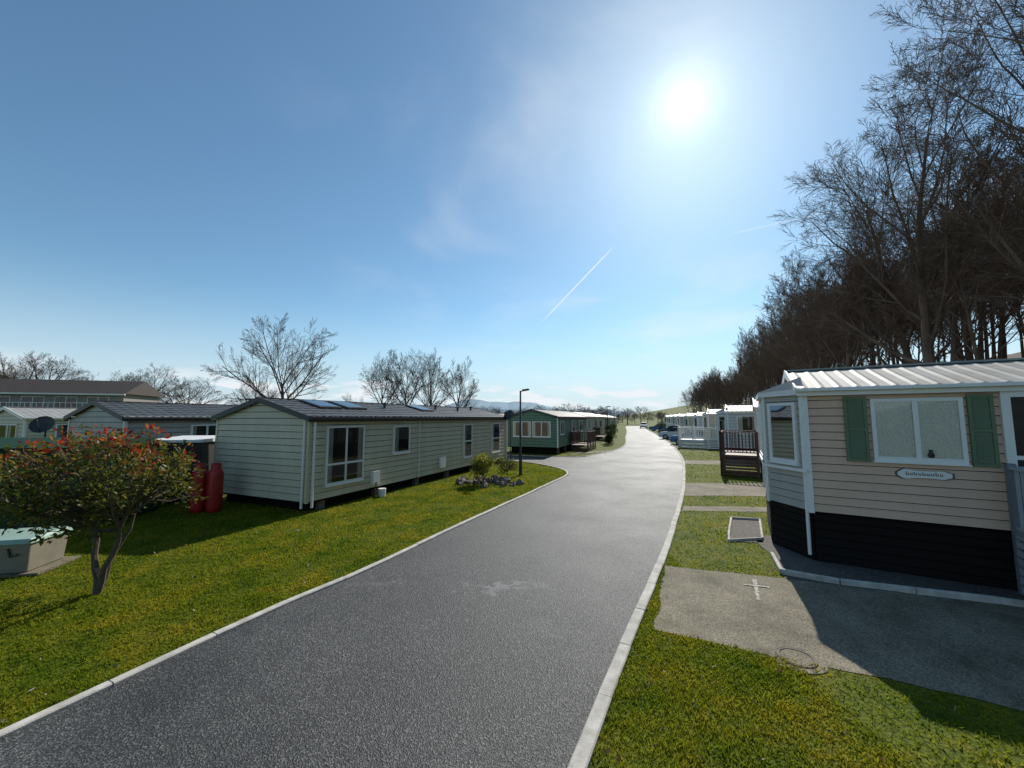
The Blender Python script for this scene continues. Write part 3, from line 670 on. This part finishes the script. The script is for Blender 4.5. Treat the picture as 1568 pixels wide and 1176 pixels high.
# ------------------------------------------------------------------ trees
def tree_mesh(name,seed,H,r0,cfg,mat):
    rng=random.Random(seed); mb=MB()
    segs,nch,ratio,angs,t0,wob,upb,sides=[cfg[k] for k in ('segs','nch','ratio','ang','t0','wob','up','sides')]
    mx=len(nch); rmin=cfg.get('rmin',.01); tp=cfg.get('taper',.82)
    def grow(p,d,L,r,lv):
        n=segs[lv]; pts=[p.copy()]; rad=[r]; ds=[d.copy()]
        for i in range(n):
            d=(d+Vector((rng.gauss(0,1),rng.gauss(0,1),rng.gauss(0,1)))*wob[lv]+Vector((0,0,upb[lv]))).normalized()
            p=p+d*(L/n); pts.append(p.copy()); rad.append(max(rmin,r*(1-tp*(i+1)/n))); ds.append(d.copy())
        mb.tube(pts,rad,sides[lv])
        if lv<mx:
            for k in range(nch[lv]):
                t=t0[lv]+(1-t0[lv])*((k+rng.random())/nch[lv]); t=min(t,.99); f=t*n; i=int(f); q=pts[i].lerp(pts[i+1],f-i); rr=rad[i]+(rad[i+1]-rad[i])*(f-i)
                dd=ds[min(i+1,n)]; az=rng.uniform(0,6.283) if lv else k*2.4+rng.uniform(-.5,.5)
                ref=Vector((0,0,1)) if abs(dd.z)<.9 else Vector((1,0,0)); a=dd.cross(ref).normalized(); b=dd.cross(a)
                an=angs[lv]*rng.uniform(.7,1.2)
                if lv==0: an*=1.15-.75*(t-t0[0])/(1-t0[0])
                nd=(dd*math.cos(an)+(a*math.cos(az)+b*math.sin(az))*math.sin(an)).normalized()
                grow(q,nd,L*ratio[lv]*rng.uniform(.8,1.12)*(1.1-(cfg['fall'] if lv==0 else .55)*(t-t0[lv])/(1-t0[lv])),max(rmin,rr*cfg.get('rk',.6)),lv+1)
    grow(Vector((0,0,-.3)),Vector((0,0,1)),H*cfg['trunk'],r0,0)
    return mb.mesh(name,[mat])
oak=dict(segs=[6,7,5,4,3],nch=[11,9,8,6],ratio=[1.0,.5,.48,.5],ang=[1.05,.7,.6,.6],t0=[.45,.25,.2,.1],wob=[.04,.08,.10,.12,.12],up=[.03,.05,.04,.03,0],sides=[9,6,4,3,3],trunk=.5,rmin=.0085,taper=.65,rk=.55,fall=.1)
tall=dict(segs=[8,6,5,4,2],nch=[13,8,6,5],ratio=[.42,.48,.5,.5],ang=[.62,.55,.5,.5],t0=[.42,.25,.15,.1],wob=[.03,.06,.09,.12,.12],up=[.04,.09,.06,.03,.0],sides=[7,4,3,3,3],trunk=.88,rmin=.0085,fall=.45,rk=.5,taper=.75)
birch=dict(segs=[9,8,7,5,4],nch=[16,10,8,7],ratio=[.5,.48,.5,.55],ang=[.8,.62,.55,.45],t0=[.25,.15,.1,.1],wob=[.05,.07,.09,.1,.1],up=[.04,.06,.02,-.02,-.08],sides=[9,5,3,3,3],trunk=.85,rmin=.0075,fall=.5,rk=.52)
oaks=[tree_mesh('bare_tree_mesh',s,12,.30,oak,mt['bark']) for s in (11,12,15)]
talls=[tree_mesh('wood_tree_mesh',s,16,.17,tall,mt['barkd']) for s in (21,22,23,24,25)]
bir=[tree_mesh('birch_mesh',s,22,.30,birch,mt['barkd']) for s in (31,32)]

def put(name,me,loc,rz,sc,parent=None):
    o=bpy.data.objects.new(name,me); scene.collection.objects.link(o); o.location=loc; o.rotation_euler=(random.uniform(-.05,.05),random.uniform(-.05,.05),rz)
    o.scale=(sc[0],sc[0],sc[1]); 
    if parent: o.parent=parent
    return o
def gz(x,y): return float(height(np.array(x,float),np.array(y,float)))

def leafcloud(centers,n_each,rad,size,name,mats,weights=None):
    C=np.repeat(np.asarray(centers,float),n_each,0); n=len(C)
    off=np.random.normal(0,1,(n,3)); off/=np.linalg.norm(off,axis=1)[:,None]; off*=(np.random.rand(n,1)**.45)*rad
    c=C+off; a=off/np.linalg.norm(off,axis=1)[:,None]+np.random.normal(0,.6,(n,3))+np.array([0,0,.25]); a/=np.linalg.norm(a,axis=1)[:,None]
    b=np.cross(a,np.random.normal(0,1,(n,3))); b/=np.linalg.norm(b,axis=1)[:,None]
    s=size*np.random.uniform(.6,1.3,(n,1))
    V=np.stack([c,c+a*s*.5+b*s*.22,c+a*s,c+a*s*.5-b*s*.22],1).reshape(-1,3)
    me=bpy.data.meshes.new(name); me.vertices.add(4*n); me.vertices.foreach_set('co',V.ravel())
    me.loops.add(4*n); me.loops.foreach_set('vertex_index',np.arange(4*n)); me.polygons.add(n); me.polygons.foreach_set('loop_start',np.arange(n)*4); me.polygons.foreach_set('loop_total',np.full(n,4))
    for m in mats: me.materials.append(m)
    if weights is not None: me.polygons.foreach_set('material_index',weights(c).astype(np.int32))
    me.update(calc_edges=True); return me
cc=[(random.gauss(0,.3),random.gauss(0,.3),z) for z in np.linspace(.3,8,30)]
ivy_me=leafcloud(cc,60,.45,.18,'ivy_mesh',[mt['ivy']])
cc=[]
for i in range(60):
    z=random.uniform(4,12); r=(1-abs(z-8)/5.5)*2.4; t=random.uniform(0,6.28); q=r*math.sqrt(random.random()); cc.append((q*math.cos(t),q*math.sin(t),z))
ever_me=leafcloud(cc,60,.7,.24,'evergreen_mesh',[mt['ivy']])
cc=[(random.uniform(-2.4,2.4),random.uniform(-1.5,1.5),random.uniform(.2,1.6)) for i in range(34)]
brush_me=leafcloud(cc,40,.8,.2,'bramble_mesh',[mt['lbr'],mt['ivy']],lambda c:(np.random.rand(len(c))>.5))

wood=empty('woodland')
rngw=random.Random(5); k=0
ex=Vector((.381,.925)); nrm=Vector((.925,-.381))
t=-14
while t<96:
    for row in range(6):
        d=3.2+row*4.6+rngw.uniform(-2,2)
        s=t+rngw.uniform(-1.6,1.6)
        if row>=4 and t>45: continue
        x=17+ex.x*s+nrm.x*d; y=12+ex.y*s+nrm.y*d
        if y<9 and row<1: continue
        k+=1
        taper=1 if s<72 else max(.8,1-(s-72)/90)
        sc=rngw.uniform(.78,1.12)*taper
        if s<14: sc*=.92
        put('tree_%d'%k,rngw.choice(talls),(x,y,gz(x,y)),rngw.uniform(0,6.28),(sc*1.05,sc),wood)
        if rngw.random()<.16: put('ivy_%d'%k,ivy_me,(x,y,gz(x,y)),rngw.uniform(0,6),(1,sc*rngw.uniform(.7,1.2)),wood)
        if 2<s<16 and row>0 and rngw.random()<.3: put('evergreen_%d'%k,ever_me,(x+.8,y+.5,gz(x,y)),rngw.uniform(0,6),(1,sc),wood)
        if row<3: put('bramble_%d'%k,brush_me,(x+1,y-1,gz(x,y)-.1),rngw.uniform(0,6),(1.1,1.2),wood)
    t+=3.0
# far tongue of the wood
for i in range(54):
    f=rngw.random(); x=51+17*f+rngw.uniform(0,14); y=96+54*f+rngw.uniform(-3,3); sc=rngw.uniform(.7,.95)
    put('tree_f%d'%i,rngw.choice(talls),(x,y,gz(x,y)),rngw.uniform(0,6),(sc*1.15,sc),wood); put('bramble_f%d'%i,brush_me,(x,y-2,gz(x,y)),rngw.uniform(0,6),(1.4,1.6),wood)
for (x,y,s,i) in ((21.5,19.5,1.0,0),(27,25,.95,1),(22.5,13.5,.95,1),(24,28,.8,0)):
    e=empty('tall_bare_tree',(x,y,gz(x,y)),i*2.); put('trunk_and_branches',bir[i],(0,0,0),0,(s,s),e)

for (x,y,m,sx,sz) in ((-23.6,39.5,0,.95,1.08),(-21,62,1,.8,1.1),(-16.2,60,2,.9,1.15),(-12.5,61,0,.8,1.1),(-8.2,60,1,.75,1.0),(-90,73,2,1.5,1.28),(-98,76,1,1.5,1.25),(-77,76,1,1.25,1.0),(-71,75,0,1.2,1.05),(-66,78,2,1.2,.95),(-50,75,2,.8,.85)):
    e=empty('bare_tree',(x,y,0),m*1.3+x); put('trunk_and_branches',oaks[m],(0,0,0),0,(sx,sz),e)
tl=empty('distant_treeline')
for i in range(85):
    f=i/84; x=-120+f*165+rngw.uniform(-3,3); y=110+rngw.uniform(-8,22)+f*25; s=rngw.uniform(.36,.6)
    if rngw.random()<.12: s*=1.25
    if x>22: y+=35
    put('tree_%d'%i,rngw.choice(oaks),(x,y,gz(x,y)),rngw.uniform(0,6),(s*1.5,s),tl)
    put('hedge_%d'%i,brush_me,(x,y-4,gz(x,y)),rngw.uniform(0,1),(1.5,1.3),tl)
for i in range(24):
    x=45+i*4; y=150+rngw.uniform(-5,60)+i; s=rngw.uniform(.4,.7); put('tree_r%d'%i,rngw.choice(oaks),(x,y,gz(x,y)),rngw.uniform(0,6),(s*1.4,s),tl)

def shrub(name,base,cen,radii,ncl,nl,crad,size,mats,wf,stems,seed):
    rng=random.Random(seed); e=empty(name,base); mb=MB(); cl=[]
    forks=[]
    for (tx,ty,tz,r) in stems:
        pts=[Vector((0,0,-.05))]; t=Vector((tx,ty,tz))
        for i in range(1,7):
            p=Vector((0,0,0)).lerp(t,i/6); p.x+=.02*math.sin(i*1.7+tx*5); p.y+=.02*math.sin(i*2.1); pts.append(p)
        mb.tube(pts,[r*(1-.45*i/6) for i in range(7)],8); forks+=[pts[-1],pts[-2],pts[-3]]
    C=Vector(cen)-Vector(base)
    while len(cl)<ncl:
        v=Vector((rng.gauss(0,1),rng.gauss(0,1),rng.gauss(0,1))).normalized()*(rng.random()**.4)
        v*=rng.uniform(.8,1.2)
        p=Vector((C.x+v.x*radii[0],C.y+v.y*radii[1],C.z+v.z*radii[2])); cl.append(p)
        f=min(forks,key=lambda q:(q-p).length+rng.uniform(0,.4)); m=f.lerp(p,.5)+Vector((rng.gauss(0,.05),rng.gauss(0,.05),rng.gauss(0,.04)-.05))
        mb.tube([f,f.lerp(m,.5),m,m.lerp(p,.55)+Vector((0,0,.02)),p],[.02,.016,.012,.008,.004],4)
        for k in range(4):
            q=p+Vector((rng.gauss(0,1),rng.gauss(0,1),rng.gauss(.5,1))).normalized()*crad*.9; mb.tube([m.lerp(p,.5),p.lerp(q,.4),q],[.007,.005,.003],3)
    mb.obj('stems',[mt['bark']],e)
    me=leafcloud([tuple(p) for p in cl],nl,crad,size,'leaves',mats,wf)
    o=bpy.data.objects.new('leaves',me); scene.collection.objects.link(o); o.parent=e
    return e
def wf(c):
    r=np.random.rand(len(c)); r2=np.random.rand(len(c))
    rad=(c[:,0]+.3)**2/1.34**2+(c[:,1]-.1)**2/1.2**2
    surf=(c[:,2]-1.7)/(.66*np.sqrt(np.clip(1-rad,.08,1)))
    h=surf+np.random.normal(0,.22,len(c))+.4*np.sin(c[:,0]*4.1)*np.sin(c[:,1]*5+1)
    out=np.where(r<.5,2,3); out=np.where((h>.35)&(r<.2),1,out); out=np.where((h>.85)&(r2<.46),0,out); out=np.where((h>.9)&(r2>.8),1,out)
    return out
shrub('photinia_shrub',(-6.16,5.95,0),(-6.48,6.05,1.7),(1.34,1.2,.68),120,62,.2,.085,[mt['lred'],mt['lor'],mt['lgr'],mt['lol']],wf,
  [(-.12,0,1.15,.05),(.4,-.05,1.15,.045),(-.45,.25,1.2,.03),(.2,.4,1.3,.028)],3)
w2=lambda c:(np.random.rand(len(c))>.5).astype(int)
shrub('golden_bush',(-1.15,15.5,.1),(-1.15,15.5,.75),(.5,.45,.5),34,60,.16,.09,[mt['lyg'],mt['lol']],w2,[(0,0,.4,.03),(.2,.1,.4,.02)],4)
shrub('grey_bush',(-.2,16.4,.1),(-.2,16.5,.6),(.35,.35,.4),16,60,.16,.07,[mt['lgr'],mt['lol']],w2,[(0,0,.4,.02)],5)
for (x,y,s) in ((9.3,37.3,.7),(10.1,40,.9),(15.3,58.5,1.0),(27.8,72,1.2)):
    shrub('evergreen_bush',(x,y,0),(x,y,s),(s*.5,s*.5,s),22,70,.3*s,.14,[mt['lgr'],mt['ivy']],w2,[(0,0,s*.6,.03)],int(x*10))
rk=MB(); rr=random.Random(9)
for i in range(46):
    x=-1.1+rr.gauss(0,.8); y=15.7+rr.gauss(0,.6); s=rr.uniform(.08,.22)
    n0=len(rk.v); ring=7
    for lv,(zz,rd) in enumerate(((0,1.),(s*.55,.95),(s*.95,.55))):
        for k in range(ring):
            a=6.283*k/ring; rk.v.append((x+s*rd*math.cos(a)*rr.uniform(.75,1.2),y+s*rd*math.sin(a)*rr.uniform(.75,1.2),zz+rr.uniform(-.03,.03)*lv))
    for lv in range(2):
        for k in range(ring): rk.f.append((n0+lv*ring+k,n0+lv*ring+(k+1)%ring,n0+(lv+1)*ring+(k+1)%ring,n0+(lv+1)*ring+k)); rk.m.append(0)
    rk.f.append(tuple(n0+2*ring+k for k in range(ring))); rk.m.append(0)
rk.obj('rockery',[mt['rock']])

# ------------------------------------------------------------------ grass blades
def rot_rect(c,u,L_,W_):
    w=(-u[1],u[0]); return [(c[0],c[1]),(c[0]+u[0]*L_,c[1]+u[1]*L_),(c[0]+u[0]*L_+w[0]*W_,c[1]+u[1]*L_+w[1]*W_),(c[0]+w[0]*W_,c[1]+w[1]*W_)]
excl=[road,side,rot_rect((-5.4,11.1),U,13,3.7),rot_rect((5.5,7.25),UR,10,3.4)]+drives
def blades(N,x0,x1,y0,y1,r0,pw):
    x=np.random.uniform(x0,x1,N); y=np.random.uniform(y0,y1,N); r=np.hypot(x,y)
    keep=np.random.rand(N)<np.minimum(1,(r0/r)**pw)
    keep&=np.abs(np.arctan2(x,y))<R(62)
    x=x[keep]; y=y[keep]
    bad=np.zeros(len(x),bool)
    for p in excl: bad|=pip(x,y,p)
    for ed,w in ((Lm,.088),(Rr,.118),(corner,.09)):
        for (ax,ay),(bx,by) in zip(ed,ed[1:]):
            L2_=(bx-ax)**2+(by-ay)**2+1e-9; t=np.clip(((x-ax)*(bx-ax)+(y-ay)*(by-ay))/L2_,0,1); bad|=np.hypot(x-ax-t*(bx-ax),y-ay-t*(by-ay))<w
    return x[~bad],y[~bad]
a=blades(1500000,-16,3,1.5,24,5.5,1.7); b=blades(520000,0,18,1.5,30,4.8,1.6)
x=np.concatenate([a[0],b[0]]); y=np.concatenate([a[1],b[1]]); n=len(x); r=np.hypot(x,y)
print('BLADES',n)
cl=(np.sin(x*7.3+2*np.sin(y*5.1))*np.sin(y*6.7+1.5*np.sin(x*4.3)))*.5+.5
c3=(np.sin(x*17.3+2*np.sin(y*11.1))*np.sin(y*15.7+1.5*np.sin(x*12.3)))*.5+.5
pt=(np.sin(x*1.3+2*np.sin(y*.9))*np.sin(y*1.7+1.5*np.sin(x*.8)))*.5+.5
h=np.random.uniform(.016,.042,n)*(.4+.5*cl+.5*pt+.5*c3**2); w=.0022+.0011*r
th=np.random.uniform(0,6.283,n); ln=np.random.normal(0,.6,(n,2))*h[:,None]
V=np.zeros((n,3,3)); V[:,0,0]=x-w*np.cos(th); V[:,0,1]=y-w*np.sin(th); V[:,1,0]=x+w*np.cos(th); V[:,1,1]=y+w*np.sin(th)
V[:,2,0]=x+ln[:,0]; V[:,2,1]=y+ln[:,1]; V[:,2,2]=h
me=bpy.data.meshes.new('lawn_grass'); me.vertices.add(3*n); me.vertices.foreach_set('co',V.ravel()); me.loops.add(3*n); me.loops.foreach_set('vertex_index',np.arange(3*n))
me.polygons.add(n); me.polygons.foreach_set('loop_start',np.arange(n)*3); me.polygons.foreach_set('loop_total',np.full(n,3)); me.materials.append(mt['blade']); me.update(calc_edges=True)
o=bpy.data.objects.new('lawn_grass',me); scene.collection.objects.link(o)
sel=np.random.choice(n,900,replace=False); sel=sel[r[sel]<11]
pts=[(x[i],y[i],.03) for i in sel]
me=leafcloud(pts,1,.02,.055,'fallen_leaves',[mt['lbr'],mt['boxg']],lambda c:(np.random.rand(len(c))>.6))
o=bpy.data.objects.new('fallen_leaves',me); scene.collection.objects.link(o)

# ------------------------------------------------------------------ world
el=R(38.4); az=R(25.7)
sd=Vector((math.cos(el)*math.sin(az),math.cos(el)*math.cos(az),math.sin(el)))
w=bpy.data.worlds.new('World'); scene.world=w; w.use_nodes=True; nt=w.node_tree; nt.nodes.clear()
N=nt.nodes.new; L=nt.links.new
STR=.115
out=N('ShaderNodeOutputWorld'); bg=N('ShaderNodeBackground'); bg.inputs[1].default_value=STR; L(bg.outputs[0],out.inputs[0])
sky=N('ShaderNodeTexSky'); sky.sky_type='NISHITA'; sky.sun_disc=False; sky.sun_elevation=el; sky.sun_rotation=az; sky.air_density=1.0; sky.dust_density=.25; sky.ozone_density=1.0
tint=N('ShaderNodeVectorMath'); tint.operation='MULTIPLY'; tint.inputs[1].default_value=(.80,1.04,1.08); L(sky.outputs[0],tint.inputs[0])
tc=N('ShaderNodeTexCoord'); nz=N('ShaderNodeVectorMath'); nz.operation='NORMALIZE'; L(tc.outputs['Generated'],nz.inputs[0]); D=nz.outputs[0]
def math_(op,a,b=None,c=None,clamp=False):
    m=N('ShaderNodeMath'); m.operation=op; m.use_clamp=clamp
    for i,v in enumerate((a,b,c)):
        if v is None: continue
        if isinstance(v,(int,float)): m.inputs[i].default_value=v
        else: L(v,m.inputs[i])
    return m.outputs[0]
def dot(vec):
    m=N('ShaderNodeVectorMath'); m.operation='DOT_PRODUCT'; L(D,m.inputs[0]); m.inputs[1].default_value=vec; return m.outputs['Value']
def mr(v,a,b,c,d):
    m=N('ShaderNodeMapRange'); m.interpolation_type='SMOOTHSTEP'; L(v,m.inputs[0])
    for i,q in enumerate((a,b,c,d)): m.inputs[i+1].default_value=q
    return m.outputs[0]
def mixc(f,a,col):
    mx=N('ShaderNodeMix'); mx.data_type='RGBA'; L(f,mx.inputs[0]); L(a,mx.inputs[6]); mx.inputs[7].default_value=[c/STR for c in col]+[1]; return mx.outputs[2]
sep=N('ShaderNodeSeparateXYZ'); L(D,sep.inputs[0])
hz=math_('POWER',mr(sep.outputs[2],0,.32,1,0),1.5); hz=math_('MULTIPLY',hz,.88)
base=mixc(hz,tint.outputs[0],(.62,.74,.86))
zz=math_('ADD',math_('MAXIMUM',sep.outputs[2],0),.15)
cx_=math_('DIVIDE',sep.outputs[0],zz); cy_=math_('DIVIDE',sep.outputs[1],zz)
cb=N('ShaderNodeCombineXYZ'); L(cx_,cb.inputs[0]); L(cy_,cb.inputs[1])
n1=N('ShaderNodeTexNoise'); n1.inputs['Scale'].default_value=1.3; n1.inputs['Detail'].default_value=7; n1.inputs['Distortion'].default_value=.4; L(cb.outputs[0],n1.inputs['Vector'])
c1=mr(n1.outputs[0],.46,.78,0,.45)
c1=math_('MULTIPLY',c1,mr(dot(sd),.6,.93,.0,1))
mp=N('ShaderNodeMapping'); mp.inputs['Scale'].default_value=(9,9,38); L(D,mp.inputs[0])
n2=N('ShaderNodeTexNoise'); n2.inputs['Scale'].default_value=1; n2.inputs['Detail'].default_value=6; L(mp.outputs[0],n2.inputs['Vector'])
c2=math_('MULTIPLY',mr(n2.outputs[0],.48,.62,0,.9),math_('MULTIPLY',mr(sep.outputs[2],.0,.03,0,1),mr(sep.outputs[2],.06,.12,1,0)))
def trail(a,b,wd,op):
    a=Vector(a).normalized(); b=Vector(b).normalized(); nn=a.cross(b).normalized(); m=((a+b)/2).normalized(); t=(b-a).normalized(); hl=(b-a).length/2
    d=math_('ABSOLUTE',dot(nn)); al=math_('ABSOLUTE',dot(t-m*t.dot(m)))
    f=math_('MULTIPLY',mr(d,wd*.3,wd,op,0),mr(al,hl*.6,hl*1.05,1,0)); return math_('MULTIPLY',f,mr(dot(m),.5,.6,0,1))
t1=trail((41,578.8,141.4),(160,568,266),.0022,.8)
t2=trail((326,566.6,278.9),(506,563,318.8),.0022,.25)
fac=math_('MAXIMUM',math_('MAXIMUM',c1,c2),math_('MAXIMUM',t1,t2))
col=mixc(fac,base,(.88,.92,.96))
ds=math_('MAXIMUM',dot(sd),0)
g1=math_('MULTIPLY',math_('POWER',ds,12000),8/STR); g2_=math_('MULTIPLY',math_('POWER',ds,600),.36/STR); g3=math_('MULTIPLY',math_('POWER',ds,26),.17/STR)
gs=math_('ADD',g1,math_('ADD',g2_,g3))
gc=N('ShaderNodeVectorMath'); gc.operation='SCALE'; gc.inputs[0].default_value=(1,.98,.93); L(gs,gc.inputs['Scale'])
ad=N('ShaderNodeVectorMath'); L(col,ad.inputs[0]); L(gc.outputs[0],ad.inputs[1]); L(ad.outputs[0],bg.inputs[0])

sl=bpy.data.lights.new('sun','SUN'); sl.energy=5.0; sl.angle=R(.5); sl.color=(1,.95,.86)
so=bpy.data.objects.new('sun',sl); scene.collection.objects.link(so); so.rotation_euler=(-sd).to_track_quat('-Z','Y').to_euler()

cam=bpy.data.cameras.new('camera'); co=bpy.data.objects.new('camera',cam); scene.collection.objects.link(co); scene.camera=co
co.location=(0,0,2.6); co.rotation_euler=(R(90+5.05),0,0); cam.sensor_width=36; cam.lens=589/1568*36; cam.clip_start=.05; cam.clip_end=6000
scene.view_settings.view_transform='Standard'; scene.view_settings.look='None'; scene.view_settings.exposure=0
